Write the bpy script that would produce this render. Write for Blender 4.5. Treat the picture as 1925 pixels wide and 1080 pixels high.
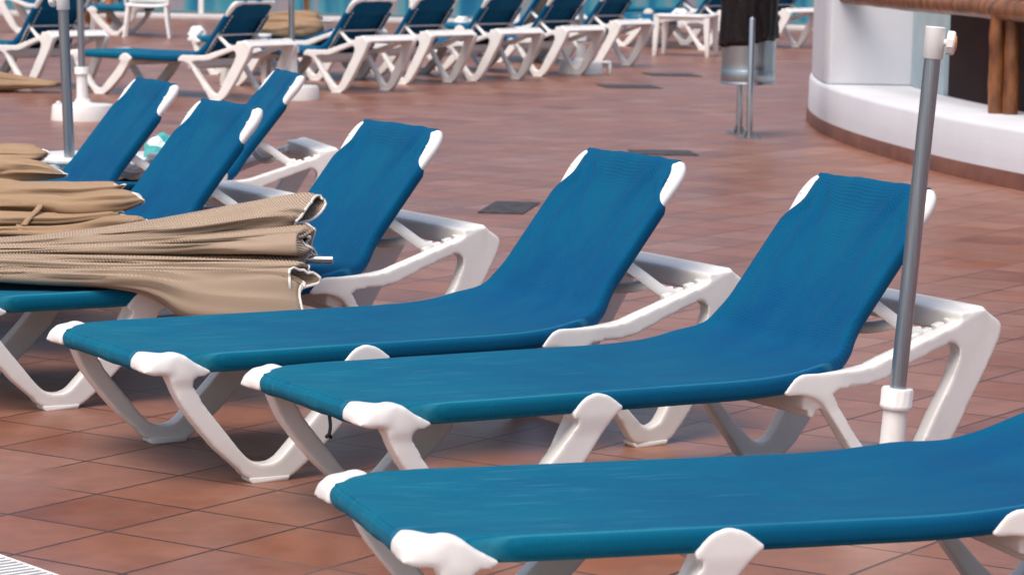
import bpy, bmesh, math, random
from mathutils import Vector, Matrix, noise
R = math.radians
random.seed(7)
for o in list(bpy.data.objects): bpy.data.objects.remove(o)
scene = bpy.context.scene
COL = scene.collection

# ---------------------------------------------------------------- camera
cd = bpy.data.cameras.new('camera'); cam = bpy.data.objects.new('camera', cd); COL.objects.link(cam)
cd.sensor_width = 36; cd.lens = 5510.25 / 1925 * 36; cd.clip_start = .1; cd.clip_end = 600
rt = Vector((0.999821, 0.002341, 0.018797)); dn = Vector((0.018942, -0.123558, -0.992157)); fw = Vector((0.0, 0.992335, -0.12358))
m = Matrix.Identity(4)
for i in range(3): m[i][0] = rt[i]; m[i][1] = -dn[i]; m[i][2] = -fw[i]
m[2][3] = 1.45
cam.matrix_world = m
cd.dof.use_dof = True; cd.dof.focus_distance = 7.6; cd.dof.aperture_fstop = 10
scene.camera = cam

# ---------------------------------------------------------------- sky, sun, exposure
SUN_EL, SUN_AZ = 60, 212            # azimuth of the sun clockwise from +Y
w = bpy.data.worlds.new('World'); scene.world = w; w.use_nodes = True
nt = w.node_tree; bg = nt.nodes['Background']
sky = nt.nodes.new('ShaderNodeTexSky'); sky.sky_type = 'NISHITA'; sky.sun_disc = False
sky.sun_elevation = R(SUN_EL); sky.sun_rotation = R(SUN_AZ); sky.air_density = 1.0; sky.dust_density = 4.0; sky.ozone_density = 1.0
nt.links.new(sky.outputs[0], bg.inputs[0]); bg.inputs[1].default_value = .135
sl = bpy.data.lights.new('sun', 'SUN'); so = bpy.data.objects.new('sun', sl); COL.objects.link(so)
sl.energy = 2.2; sl.angle = R(38); sl.color = (1, .92, .82)
sd = Vector((math.sin(R(SUN_AZ)) * math.cos(R(SUN_EL)), math.cos(R(SUN_AZ)) * math.cos(R(SUN_EL)), math.sin(R(SUN_EL))))
so.rotation_euler = sd.to_track_quat('Z', 'Y').to_euler(); so.location = (0, -5, 20)
scene.view_settings.view_transform = 'Standard'; scene.view_settings.look = 'None'
scene.view_settings.exposure = 0.30; scene.view_settings.gamma = 1
scene.view_settings.use_curve_mapping = False

# ---------------------------------------------------------------- materials
def mat(name, col, rough=.5, metal=0, spec=.5):
    M = bpy.data.materials.new(name); M.use_nodes = True
    b = M.node_tree.nodes['Principled BSDF']
    b.inputs['Base Color'].default_value = (*col, 1); b.inputs['Roughness'].default_value = rough
    b.inputs['Metallic'].default_value = metal; b.inputs['Specular IOR Level'].default_value = spec
    return M, M.node_tree, b
def N(t, kind, **kw):
    n = t.nodes.new(kind)
    for k, v in kw.items(): setattr(n, k, v)
    return n
def noise_mix(M, t, b, c1, c2, scale, lo=.35, hi=.65, stretch=(1, 1, 1), detail=5, coord='Object'):
    tc = N(t, 'ShaderNodeTexCoord'); mp = N(t, 'ShaderNodeMapping'); mp.inputs['Scale'].default_value = stretch
    t.links.new(tc.outputs[coord], mp.inputs[0])
    nz = N(t, 'ShaderNodeTexNoise'); nz.inputs['Scale'].default_value = scale; nz.inputs['Detail'].default_value = detail
    t.links.new(mp.outputs[0], nz.inputs[0])
    r = N(t, 'ShaderNodeValToRGB'); r.color_ramp.elements[0].position = lo; r.color_ramp.elements[1].position = hi
    r.color_ramp.elements[0].color = (*c1, 1); r.color_ramp.elements[1].color = (*c2, 1)
    t.links.new(nz.outputs[0], r.inputs[0]); t.links.new(r.outputs[0], b.inputs['Base Color'])
    return nz, r, mp, tc
def bump(t, b, src, strength, dist=.01):
    bp = N(t, 'ShaderNodeBump'); bp.inputs['Strength'].default_value = strength; bp.inputs['Distance'].default_value = dist
    t.links.new(src, bp.inputs['Height']); t.links.new(bp.outputs[0], b.inputs['Normal']); return bp

M_plastic, t, b = mat('white_plastic', (.8, .79, .76), .32)
nz, *_ = noise_mix(M_plastic, t, b, (.82, .805, .785), (.73, .71, .685), 9, .45, .85)
M_plastic2, t, b = mat('aged_white_plastic', (.78, .77, .74), .45)
noise_mix(M_plastic2, t, b, (.80, .79, .77), (.55, .52, .50), 14, .5, .85, (1, 1, .15))

def fabric_mat():
    M, t, b = mat('blue_sling_fabric', (.004, .12, .33), .8, spec=.07)
    tc = N(t, 'ShaderNodeTexCoord')
    mp = N(t, 'ShaderNodeMapping'); mp.inputs['Scale'].default_value = (1.2, 3.2, 2); t.links.new(tc.outputs['Object'], mp.inputs[0])
    n1 = N(t, 'ShaderNodeTexNoise'); n1.inputs['Scale'].default_value = 1.8; n1.inputs['Detail'].default_value = 3; t.links.new(mp.outputs[0], n1.inputs[0])
    # bleaching by sun and wear: strongest on the foot half of the seat
    sx = N(t, 'ShaderNodeSeparateXYZ'); t.links.new(tc.outputs['Object'], sx.inputs[0])
    mr = N(t, 'ShaderNodeMapRange'); mr.inputs[1].default_value = 0.1; mr.inputs[2].default_value = 1.25; mr.inputs[3].default_value = .62; mr.inputs[4].default_value = .0
    t.links.new(sx.outputs[0], mr.inputs[0])
    ad = N(t, 'ShaderNodeMath', operation='ADD'); t.links.new(mr.outputs[0], ad.inputs[0])
    ms = N(t, 'ShaderNodeMath', operation='MULTIPLY_ADD'); ms.inputs[1].default_value = 1.1; ms.inputs[2].default_value = -.40
    t.links.new(n1.outputs[0], ms.inputs[0]); t.links.new(ms.outputs[0], ad.inputs[1])
    mix = N(t, 'ShaderNodeMix', data_type='RGBA'); mix.inputs[6].default_value = (.0004, .068, .178, 1); mix.inputs[7].default_value = (.0012, .135, .218, 1)
    mix.clamp_factor = True
    t.links.new(ad.outputs[0], mix.inputs[0])
    # long faint scuff streaks
    mp2 = N(t, 'ShaderNodeMapping'); mp2.inputs['Scale'].default_value = (4.5, 42, 8); t.links.new(tc.outputs['Object'], mp2.inputs[0])
    n2 = N(t, 'ShaderNodeTexNoise'); n2.inputs['Scale'].default_value = 1.6; n2.inputs['Detail'].default_value = 6; t.links.new(mp2.outputs[0], n2.inputs[0])
    r2 = N(t, 'ShaderNodeMapRange'); r2.inputs[1].default_value = .56; r2.inputs[2].default_value = .80; r2.inputs[3].default_value = 0; r2.inputs[4].default_value = .55
    t.links.new(n2.outputs[0], r2.inputs[0])
    mm = N(t, 'ShaderNodeMath', operation='MULTIPLY'); t.links.new(r2.outputs[0], mm.inputs[0]); t.links.new(mr.outputs[0], mm.inputs[1])
    mix2 = N(t, 'ShaderNodeMix', data_type='RGBA'); t.links.new(mm.outputs[0], mix2.inputs[0]); t.links.new(mix.outputs[2], mix2.inputs[6]); mix2.inputs[7].default_value = (.12, .36, .42, 1)
    # faded fold line along both long edges
    ya = N(t, 'ShaderNodeMath', operation='SUBTRACT'); ya.inputs[1].default_value = .34; t.links.new(sx.outputs[1], ya.inputs[0])
    yb = N(t, 'ShaderNodeMath', operation='ABSOLUTE'); t.links.new(ya.outputs[0], yb.inputs[0])
    yc = N(t, 'ShaderNodeMath', operation='SUBTRACT'); yc.inputs[1].default_value = .334; t.links.new(yb.outputs[0], yc.inputs[0])
    yd = N(t, 'ShaderNodeMath', operation='ABSOLUTE'); t.links.new(yc.outputs[0], yd.inputs[0])
    ye_ = N(t, 'ShaderNodeMapRange'); ye_.inputs[1].default_value = 0; ye_.inputs[2].default_value = .006; ye_.inputs[3].default_value = .9; ye_.inputs[4].default_value = 0; t.links.new(yd.outputs[0], ye_.inputs[0])
    yf = N(t, 'ShaderNodeMath', operation='MULTIPLY'); t.links.new(ye_.outputs[0], yf.inputs[0]); t.links.new(n1.outputs[0], yf.inputs[1])
    mix3 = N(t, 'ShaderNodeMix', data_type='RGBA'); t.links.new(yf.outputs[0], mix3.inputs[0]); t.links.new(mix2.outputs[2], mix3.inputs[6]); mix3.inputs[7].default_value = (.05, .27, .36, 1)
    t.links.new(mix3.outputs[2], b.inputs['Base Color'])
    # weave
    wv = N(t, 'ShaderNodeTexWave'); wv.wave_type = 'BANDS'; wv.bands_direction = 'Y'; wv.inputs['Scale'].default_value = 60; wv.inputs['Distortion'].default_value = .3
    wx = N(t, 'ShaderNodeTexWave'); wx.wave_type = 'BANDS'; wx.bands_direction = 'X'; wx.inputs['Scale'].default_value = 60; wx.inputs['Distortion'].default_value = .3
    t.links.new(tc.outputs['Object'], wv.inputs[0]); t.links.new(tc.outputs['Object'], wx.inputs[0])
    a2 = N(t, 'ShaderNodeMath', operation='ADD'); t.links.new(wv.outputs['Fac'], a2.inputs[0]); t.links.new(wx.outputs['Fac'], a2.inputs[1])
    bump(t, b, a2.outputs[0], .32, .003)
    b.inputs["Sheen Weight"].default_value = .03
    return M
M_fabric = fabric_mat()

def tan_mat(name, c1, c2, weave):
    M, t, b = mat(name, c1, .85, spec=.2)
    noise_mix(M, t, b, c1, c2, 2.2, .35, .75)
    tc = N(t, 'ShaderNodeTexCoord'); mp = N(t, 'ShaderNodeMapping'); mp.inputs['Rotation'].default_value = (0, R(62), 0); t.links.new(tc.outputs['Object'], mp.inputs[0])
    wv = N(t, 'ShaderNodeTexWave'); wv.bands_direction = 'X'; wv.inputs['Scale'].default_value = weave; wv.inputs['Distortion'].default_value = .6; wv.inputs['Detail'].default_value = 1
    t.links.new(mp.outputs[0], wv.inputs[0]); bump(t, b, wv.outputs['Fac'], .8, .004)
    bc = b.inputs['Base Color'].links[0].from_socket
    mr = N(t, 'ShaderNodeMapRange'); mr.inputs[3].default_value = .82; mr.inputs[4].default_value = 1.08; t.links.new(wv.outputs['Fac'], mr.inputs[0])
    mu = N(t, 'ShaderNodeMix', data_type='RGBA', blend_type='MULTIPLY'); mu.inputs[0].default_value = 1; t.links.new(bc, mu.inputs[6]); t.links.new(mr.outputs[0], mu.inputs[7]); t.links.new(mu.outputs[2], b.inputs['Base Color'])
    return M
M_tan = tan_mat('tan_canvas', (.47, .355, .265), (.40, .295, .215), 60)
M_tan2 = tan_mat('plain_tan_canvas', (.50, .335, .21), (.43, .275, .165), 90)
M_piping, t, b = mat('cream_piping', (.78, .74, .68), .6)
M_steel, t, b = mat('brushed_steel', (.42, .44, .47), .28, 1)
nz, *_ = noise_mix(M_steel, t, b, (.40, .42, .45), (.52, .53, .55), 30, .35, .7, (6, 6, .2))
M_pole, t, b = mat('grey_pole_aluminium', (.36, .40, .44), .33, 1)
noise_mix(M_pole, t, b, (.36, .42, .47), (.48, .53, .57), 30, .4, .7, (6, 6, .1))
M_wall, t, b = mat('white_render', (.80, .79, .80), .8, spec=.2)
nz, *_ = noise_mix(M_wall, t, b, (.66, .67, .715), (.60, .61, .655), 2.5, .3, .8)
n2 = N(t, 'ShaderNodeTexNoise'); n2.inputs['Scale'].default_value = 30; bump(t, b, n2.outputs[0], .12, .006)
M_skirt, t, b = mat('terracotta_skirting', (.17, .065, .045), .6)
noise_mix(M_skirt, t, b, (.19, .075, .05), (.13, .05, .036), 6)
M_wood, t, b = mat('varnished_log', (.2, .07, .025), .42)
nz, *_ = noise_mix(M_wood, t, b, (.30, .115, .04), (.08, .026, .010), 5, .3, .7, (3, 3, 1), 6)
bump(t, b, nz.outputs[0], .5, .02)
M_dark, t, b = mat('dark_brown_boards', (.020, .004, .004), .6, spec=.08)
noise_mix(M_dark, t, b, (.022, .005, .005), (.012, .003, .003), 4)
M_bluepanel, t, b = mat('pale_blue_panel', (.34, .45, .50), .4)
noise_mix(M_bluepanel, t, b, (.36, .46, .50), (.28, .38, .43), 3)
M_tealbox, t, b = mat('slate_teal_paint', (.045, .11, .13), .5)
noise_mix(M_tealbox, t, b, (.05, .12, .14), (.035, .09, .11), 3)
M_bag, t, b = mat('black_bin_liner', (.008, .005, .006), .38, spec=.3)
n3 = N(t, 'ShaderNodeTexNoise'); n3.inputs['Scale'].default_value = 14; bump(t, b, n3.outputs[0], .35, .015)
M_cord, t, b = mat('dark_cord', (.01, .012, .03), .7)
M_lace, t, b = mat('white_lacing', (.75, .74, .72), .6)
M_drain, t, b = mat('dark_metal_cover', (.05, .042, .042), .5, .3)
nz, *_ = noise_mix(M_drain, t, b, (.10, .08, .075), (.035, .03, .03), 18)
M_coping, t, b = mat('pale_coping', (.62, .58, .58), .6)
noise_mix(M_coping, t, b, (.64, .60, .60), (.5, .46, .46), 3)
M_orange, t, b = mat('orange_cap', (.75, .28, .06), .4)
M_towel, t, b = mat('white_towel', (.8, .8, .8), .9)
noise_mix(M_towel, t, b, (.82, .82, .83), (.7, .7, .72), 20)
M_skin, t, b = mat('skin', (.42, .17, .09), .5)
noise_mix(M_skin, t, b, (.45, .19, .10), (.36, .14, .075), 6)
M_shorts, t, b = mat('dark_shorts', (.03, .03, .05), .8)
M_shirt, t, b = mat('pale_shirt', (.5, .5, .52), .8)
M_shoe, t, b = mat('white_trainer', (.7, .7, .7), .6)
M_hair, t, b = mat('brown_hair', (.04, .02, .012), .6)
M_yellow, t, b = mat('yellow_plastic', (.65, .42, .03), .4)

def teal_mat():
    M, t, b = mat('teal_white_print', (.1, .5, .5), .5)
    tc = N(t, 'ShaderNodeTexCoord'); v = N(t, 'ShaderNodeTexVoronoi'); v.inputs['Scale'].default_value = 22
    t.links.new(tc.outputs['Object'], v.inputs[0]); r = N(t, 'ShaderNodeValToRGB'); r.color_ramp.interpolation = 'CONSTANT'
    r.color_ramp.elements[0].color = (.07, .42, .42, 1); r.color_ramp.elements[1].position = .55; r.color_ramp.elements[1].color = (.7, .82, .82, 1)
    s = N(t, 'ShaderNodeSeparateColor'); t.links.new(v.outputs['Color'], s.inputs[0]); t.links.new(s.outputs[0], r.inputs[0]); t.links.new(r.outputs[0], b.inputs['Base Color'])
    return M
M_teal = teal_mat()

def glass_mat():
    M, t, b = mat('blue_glass', (.03, .20, .30), .12)
    tc = N(t, 'ShaderNodeTexCoord'); mp = N(t, 'ShaderNodeMapping'); mp.inputs['Scale'].default_value = (1, 1, .12); t.links.new(tc.outputs['Object'], mp.inputs[0])
    n = N(t, 'ShaderNodeTexNoise'); n.inputs['Scale'].default_value = 2.6; n.inputs['Detail'].default_value = 3; t.links.new(mp.outputs[0], n.inputs[0])
    r = N(t, 'ShaderNodeValToRGB'); e = r.color_ramp.elements; e[0].position = .36; e[0].color = (.006, .11, .22, 1); e[1].position = .66; e[1].color = (.30, .22, .24, 1)
    x = e.new(.50); x.color = (.05, .24, .30, 1); t.links.new(n.outputs[0], r.inputs[0]); t.links.new(r.outputs[0], b.inputs['Base Color'])
    return M
M_glass = glass_mat()

def tile_mat():
    M, t, b = mat('terracotta_tiles', (.25, .1, .06), .4)
    S = 0.32283; A = 56.659
    tc = N(t, 'ShaderNodeTexCoord')
    mp = N(t, 'ShaderNodeMapping', vector_type='TEXTURE')       # inverse of: rotate, scale, move
    mp.inputs['Location'].default_value = (-1.4837, 7.1777, 0); mp.inputs['Rotation'].default_value = (0, 0, R(A)); mp.inputs['Scale'].default_value = (S, S, S)
    t.links.new(tc.outputs['Object'], mp.inputs[0])
    fl = N(t, 'ShaderNodeVectorMath', operation='FLOOR'); t.links.new(mp.outputs[0], fl.inputs[0])
    fr = N(t, 'ShaderNodeVectorMath', operation='FRACTION'); t.links.new(mp.outputs[0], fr.inputs[0])
    wn = N(t, 'ShaderNodeTexWhiteNoise', noise_dimensions='2D'); t.links.new(fl.outputs[0], wn.inputs['Vector'])
    s = N(t, 'ShaderNodeSeparateXYZ'); t.links.new(fr.outputs[0], s.inputs[0])
    def edge(o):
        a = N(t, 'ShaderNodeMath', operation='SUBTRACT'); a.inputs[1].default_value = .5; t.links.new(o, a.inputs[0])
        c = N(t, 'ShaderNodeMath', operation='ABSOLUTE'); t.links.new(a.outputs[0], c.inputs[0]); return c.outputs[0]
    mx = N(t, 'ShaderNodeMath', operation='MAXIMUM'); t.links.new(edge(s.outputs[0]), mx.inputs[0]); t.links.new(edge(s.outputs[1]), mx.inputs[1])
    g = N(t, 'ShaderNodeMapRange'); g.interpolation_type = 'SMOOTHSTEP'; g.inputs[1].default_value = .4815; g.inputs[2].default_value = .4890; t.links.new(mx.outputs[0], g.inputs[0])
    # per-tile tone
    tone = N(t, 'ShaderNodeValToRGB'); e = tone.color_ramp.elements
    e[0].color = (.170, .050, .024, 1); e[1].color = (.315, .135, .086, 1); e[1].position = 1
    x = e.new(.35); x.color = (.270, .086, .034, 1); x = e.new(.7); x.color = (.235, .092, .056, 1)
    t.links.new(wn.outputs['Value'], tone.inputs[0])
    # soft worn patches over each tile
    n1 = N(t, 'ShaderNodeTexNoise'); n1.inputs['Scale'].default_value = 1.3; n1.inputs['Detail'].default_value = 4; t.links.new(tc.outputs['Object'], n1.inputs[0])
    r1 = N(t, 'ShaderNodeMapRange'); r1.inputs[1].default_value = .38; r1.inputs[2].default_value = .68; r1.inputs[3].default_value = 0; r1.inputs[4].default_value = .7; t.links.new(n1.outputs[0], r1.inputs[0])
    m1 = N(t, 'ShaderNodeMix', data_type='RGBA'); t.links.new(r1.outputs[0], m1.inputs[0]); t.links.new(tone.outputs[0], m1.inputs[6]); m1.inputs[7].default_value = (.28, .145, .112, 1)
    n2 = N(t, 'ShaderNodeTexNoise'); n2.inputs['Scale'].default_value = 9; n2.inputs['Detail'].default_value = 8; n2.inputs['Roughness'].default_value = .65; t.links.new(tc.outputs['Object'], n2.inputs[0])
    r2 = N(t, 'ShaderNodeMapRange'); r2.inputs[1].default_value = .3; r2.inputs[2].default_value = .75; r2.inputs[3].default_value = .80; r2.inputs[4].default_value = 1.18; t.links.new(n2.outputs[0], r2.inputs[0])
    mu = N(t, 'ShaderNodeMix', data_type='RGBA', blend_type='MULTIPLY'); mu.inputs[0].default_value = 1; t.links.new(m1.outputs[2], mu.inputs[6]); t.links.new(r2.outputs[0], mu.inputs[7])
    # white specks / paint drips
    v = N(t, 'ShaderNodeTexVoronoi'); v.inputs['Scale'].default_value = 3.5; v.inputs['Randomness'].default_value = 1; t.links.new(tc.outputs['Object'], v.inputs[0])
    sp = N(t, 'ShaderNodeMapRange'); sp.inputs[1].default_value = .012; sp.inputs[2].default_value = .02; sp.inputs[3].default_value = .6; sp.inputs[4].default_value = 0; t.links.new(v.outputs['Distance'], sp.inputs[0])
    ms = N(t, 'ShaderNodeMix', data_type='RGBA'); t.links.new(sp.outputs[0], ms.inputs[0]); t.links.new(mu.outputs[2], ms.inputs[6]); ms.inputs[7].default_value = (.5, .42, .38, 1)
    gm = N(t, 'ShaderNodeMix', data_type='RGBA'); t.links.new(g.outputs[0], gm.inputs[0]); t.links.new(ms.outputs[2], gm.inputs[6])
    # grout: dark, here and there pale
    n3 = N(t, 'ShaderNodeTexNoise'); n3.inputs['Scale'].default_value = 1.1; n3.inputs['Detail'].default_value = 2; t.links.new(tc.outputs['Object'], n3.inputs[0])
    r3 = N(t, 'ShaderNodeValToRGB'); r3.color_ramp.elements[0].position = .56; r3.color_ramp.elements[1].position = .72
    r3.color_ramp.elements[0].color = (.060, .030, .026, 1); r3.color_ramp.elements[1].color = (.30, .20, .16, 1); t.links.new(n3.outputs[0], r3.inputs[0]); t.links.new(r3.outputs[0], gm.inputs[7])
    t.links.new(gm.outputs[2], b.inputs['Base Color'])
    rr = N(t, 'ShaderNodeMapRange'); rr.inputs[1].default_value = .3; rr.inputs[2].default_value = .7; rr.inputs[3].default_value = .27; rr.inputs[4].default_value = .46; t.links.new(n1.outputs[0], rr.inputs[0]); t.links.new(rr.outputs[0], b.inputs['Roughness'])
    # height: grout grooves + slight per-tile dish and tilt
    h = N(t, 'ShaderNodeMath', operation='MULTIPLY_ADD'); h.inputs[1].default_value = -1; t.links.new(g.outputs[0], h.inputs[0]); t.links.new(n2.outputs[0], h.inputs[2])
    bp = bump(t, b, h.outputs[0], .5, .004)
    tv = N(t, 'ShaderNodeVectorMath', operation='SUBTRACT'); t.links.new(wn.outputs['Color'], tv.inputs[0]); tv.inputs[1].default_value = (.5, .5, .5)
    sc = N(t, 'ShaderNodeVectorMath', operation='SCALE'); sc.inputs['Scale'].default_value = .022; t.links.new(tv.outputs[0], sc.inputs[0])
    gn = N(t, 'ShaderNodeNewGeometry'); an = N(t, 'ShaderNodeVectorMath', operation='ADD'); t.links.new(gn.outputs['Normal'], an.inputs[0]); t.links.new(sc.outputs[0], an.inputs[1])
    nn = N(t, 'ShaderNodeVectorMath', operation='NORMALIZE'); t.links.new(an.outputs[0], nn.inputs[0]); t.links.new(nn.outputs[0], bp.inputs['Normal'])
    return M
M_tile = tile_mat()

# ---------------------------------------------------------------- mesh helpers
def link(name, me, M, parent=None, smooth=True):
    o = bpy.data.objects.new(name, me); COL.objects.link(o)
    if M is not None and not me.materials: me.materials.append(M)
    if smooth:
        for p in me.polygons: p.use_smooth = True
    if parent: o.parent = parent
    return o
def from_bm(name, bm, M, parent=None, smooth=True, bevel=0, seg=2, sharp=35):
    bmesh.ops.recalc_face_normals(bm, faces=bm.faces)
    me = bpy.data.meshes.new(name); bm.to_mesh(me); bm.free()
    o = link(name, me, M, parent, smooth)
    if bevel:
        md = o.modifiers.new('bevel', 'BEVEL'); md.width = bevel; md.segments = seg; md.limit_method = 'ANGLE'; md.angle_limit = R(sharp)
        bake(o)
    if smooth:
        o.data.set_sharp_from_angle(angle=R(sharp + 10))
    return o
def bake(o):
    dg = bpy.context.evaluated_depsgraph_get(); dg.update()
    me = bpy.data.meshes.new_from_object(o.evaluated_get(dg)); o.modifiers.clear(); o.data = me
    return o
def box(bm, x0, x1, y0, y1, z0, z1, mtx=None):
    vs = [bm.verts.new(p) for p in ((x0,y0,z0),(x1,y0,z0),(x1,y1,z0),(x0,y1,z0),(x0,y0,z1),(x1,y0,z1),(x1,y1,z1),(x0,y1,z1))]
    for f in ((0,3,2,1),(4,5,6,7),(0,1,5,4),(1,2,6,5),(2,3,7,6),(3,0,4,7)): bm.faces.new([vs[i] for i in f])
    if mtx:
        for v in vs: v.co = mtx @ v.co
def prism(bm, pts, lo, hi, axis='y'):
    def mk(p, h): return (p[0], h, p[1]) if axis == 'y' else ((p[0], p[1], h) if axis == 'z' else (h, p[0], p[1]))
    a = [bm.verts.new(mk(p, lo)) for p in pts]; c = [bm.verts.new(mk(p, hi)) for p in pts]
    n = len(pts)
    fa = bm.faces.new(a); fc = bm.faces.new(c[::-1])
    for i in range(n): bm.faces.new((a[i], c[i], c[(i+1) % n], a[(i+1) % n]))
    bmesh.ops.triangulate(bm, faces=[fa, fc])
def catmull(P, n):
    P = [Vector(p) for p in P]; out = []
    Q = [2*P[0]-P[1]] + P + [2*P[-1]-P[-2]]
    for i in range(1, len(Q)-2):
        for k in range(n):
            u = k/n; a, b_, c, d = Q[i-1], Q[i], Q[i+1], Q[i+2]
            out.append(.5*((2*b_) + (c-a)*u + (2*a-5*b_+4*c-d)*u*u + (3*b_-a-3*c+d)*u**3))
    out.append(P[-1]); return out
def stroke(bm, pts, y0, y1, n=6):
    """ribbon of varying half width along a smooth path in the xz plane, extruded along y; round ends"""
    C = catmull([Vector(p) for p in pts], n); L, Rr = [], []
    for i, p in enumerate(C):
        a = C[max(i-1, 0)]; c = C[min(i+1, len(C)-1)]; d = Vector((c.x-a.x, c.y-a.y)).normalized(); nn = Vector((-d.y, d.x))
        L.append((p.x+nn.x*p.z, p.y+nn.y*p.z)); Rr.append((p.x-nn.x*p.z, p.y-nn.y*p.z))
    prism(bm, L + Rr[::-1], y0, y1)
def tube(bm, pts, r, seg=12, closed=False, cap=True, rfun=None, squash=None):
    P = [Vector(p) for p in pts]; n = len(P); rings = []
    up = None
    for i, p in enumerate(P):
        a = P[(i-1) % n] if (closed or i) else p; c = P[(i+1) % n] if (closed or i < n-1) else p
        d = (c-a).normalized()
        if up is None:
            up = Vector((0, 0, 1)) if abs(d.z) < .9 else Vector((1, 0, 0))
        s = d.cross(up).normalized(); up = s.cross(d).normalized()
        rr = rfun(i/(n-1)) if rfun else r
        q = squash or (1, 1)
        rings.append([bm.verts.new(p + s*math.cos(2*math.pi*k/seg)*rr*q[0] + up*math.sin(2*math.pi*k/seg)*rr*q[1]) for k in range(seg)])
    for i in range(n if closed else n-1):
        A, B = rings[i], rings[(i+1) % n]
        for k in range(seg): bm.faces.new((A[k], A[(k+1) % seg], B[(k+1) % seg], B[k]))
    if cap and not closed: bm.faces.new(rings[0][::-1]); bm.faces.new(rings[-1])
def lathe(bm, prof, seg=32, loc=(0, 0, 0), cap0=True, cap1=True, wob=None):
    L = Vector(loc); rings = []
    for r_, z in prof:
        rings.append([bm.verts.new(L + Vector((r_*math.cos(2*math.pi*k/seg), r_*math.sin(2*math.pi*k/seg), z))*1) for k in range(seg)])
    for a, c in zip(rings, rings[1:]):
        for k in range(seg): bm.faces.new((a[k], a[(k+1) % seg], c[(k+1) % seg], c[k]))
    if cap0: bm.faces.new(rings[0][::-1])
    if cap1: bm.faces.new(rings[-1])
def grid_mesh(bm, rows, closed_u=False):
    V = [[bm.verts.new(p) for p in r] for r in rows]
    for a, c in zip(V, V[1:]):
        n = len(a)
        for k in range(n if closed_u else n-1): bm.faces.new((a[k], a[(k+1) % n], c[(k+1) % n], c[k]))
    return V
def empty(name, loc, rz, label, cat, group=None):
    o = bpy.data.objects.new(name, None); COL.objects.link(o); o.location = loc; o.rotation_euler = (0, 0, rz)
    o.empty_display_size = .2; return tag(o, label, cat, group)
def tag(o, label=None, cat=None, group=None, kind=None):
    if label: o['label'] = label
    if cat: o['category'] = cat
    if group: o['group'] = group
    if kind: o['kind'] = kind
    return o
def copy_tree(o, loc, rz, label, group=None):
    r = o.copy(); COL.objects.link(r); r.location = loc; r.rotation_euler = (0, 0, rz); r['label'] = label
    if group: r['group'] = group
    def kids(src, dst):
        for ch in list(src.children):
            c = ch.copy(); COL.objects.link(c); c.parent = dst; kids(ch, c)
    kids(o, r); return r

# ---------------------------------------------------------------- the setting
bm = bmesh.new(); grid_mesh(bm, [[(-60, -10, 0), (60, -10, 0)], [(-60, 90, 0), (60, 90, 0)]])
tag(from_bm('ground', bm, M_tile, smooth=False), kind='structure')

# ---------------------------------------------------------------- sun lounger
W = .68
def inset(x): return 0 if x < 1.3 else .035*min(1, (x-1.3)/.5)
def cclosed(P, n=4):
    P = [Vector(p) for p in P]; m_ = len(P); out = []
    for i in range(m_):
        a, b_, c, d = P[i-1], P[i], P[(i+1) % m_], P[(i+2) % m_]
        for k in range(n):
            u = k/n; q = .5*((2*b_) + (c-a)*u + (2*a-5*b_+4*c-d)*u*u + (3*b_-a-3*c+d)*u**3); out.append((q.x, q.y))
    return out
FRONT = [(-.050,.304),(-.042,.324),(-.024,.342),(.004,.350),(.045,.352),(.078,.344),(.104,.327),(.130,.312),(.151,.300),(.140,.294),(.116,.292),(.100,.279),(.105,.255),(.143,.203),(.196,.138),(.237,.088),(.264,.062),(.292,.050),(.322,.048),(.352,.060),(.392,.101),(.465,.175),(.549,.268),(.531,.292),(.545,.316),(.566,.334),(.596,.342),(.628,.335),(.657,.316),(.670,.302),(.643,.277),(.560,.164),(.500,.102),(.447,.055),(.412,.028),(.385,.010),(.350,.004),(.290,.004),(.256,.016),(.232,.040),(.190,.077),(.147,.121),(.090,.190),(.037,.263),(.015,.290),(-.011,.297),(-.035,.298)]
RAIL = [(1.145,.301),(1.157,.327),(1.174,.343),(1.200,.351),(1.26,.351),(1.34,.352),(1.41,.357),(1.487,.380),(1.574,.407),(1.70,.447),(1.772,.476),(1.797,.478),(1.817,.464),(1.847,.443),(1.851,.420),(1.835,.380),(1.79,.34),(1.73,.40),(1.685,.400),(1.659,.393),(1.549,.355),(1.488,.330),(1.427,.313),(1.353,.309),(1.31,.306),(1.285,.300),(1.26,.277),(1.235,.287),(1.195,.298)]
REAR = [(1.20,.330),(1.24,.345),(1.30,.34),(1.305,.308),(1.2885,.297),(1.297,.280),(1.33,.238),(1.376,.177),(1.42,.128),(1.46,.086),(1.488,.062),(1.514,.054),(1.542,.064),(1.566,.097),(1.594,.149),(1.63,.212),(1.686,.304),(1.709,.350),(1.7135,.375),(1.703,.393),(1.68,.402),(1.72,.43),(1.80,.455),(1.842,.43),(1.832,.373),(1.778,.283),(1.702,.158),(1.648,.080),(1.612,.036),(1.575,.008),(1.54,.004),(1.49,.004),(1.455,.018),(1.425,.060),(1.380,.118),(1.35,.158),(1.296,.228),(1.26,.272),(1.236,.287)]
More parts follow.
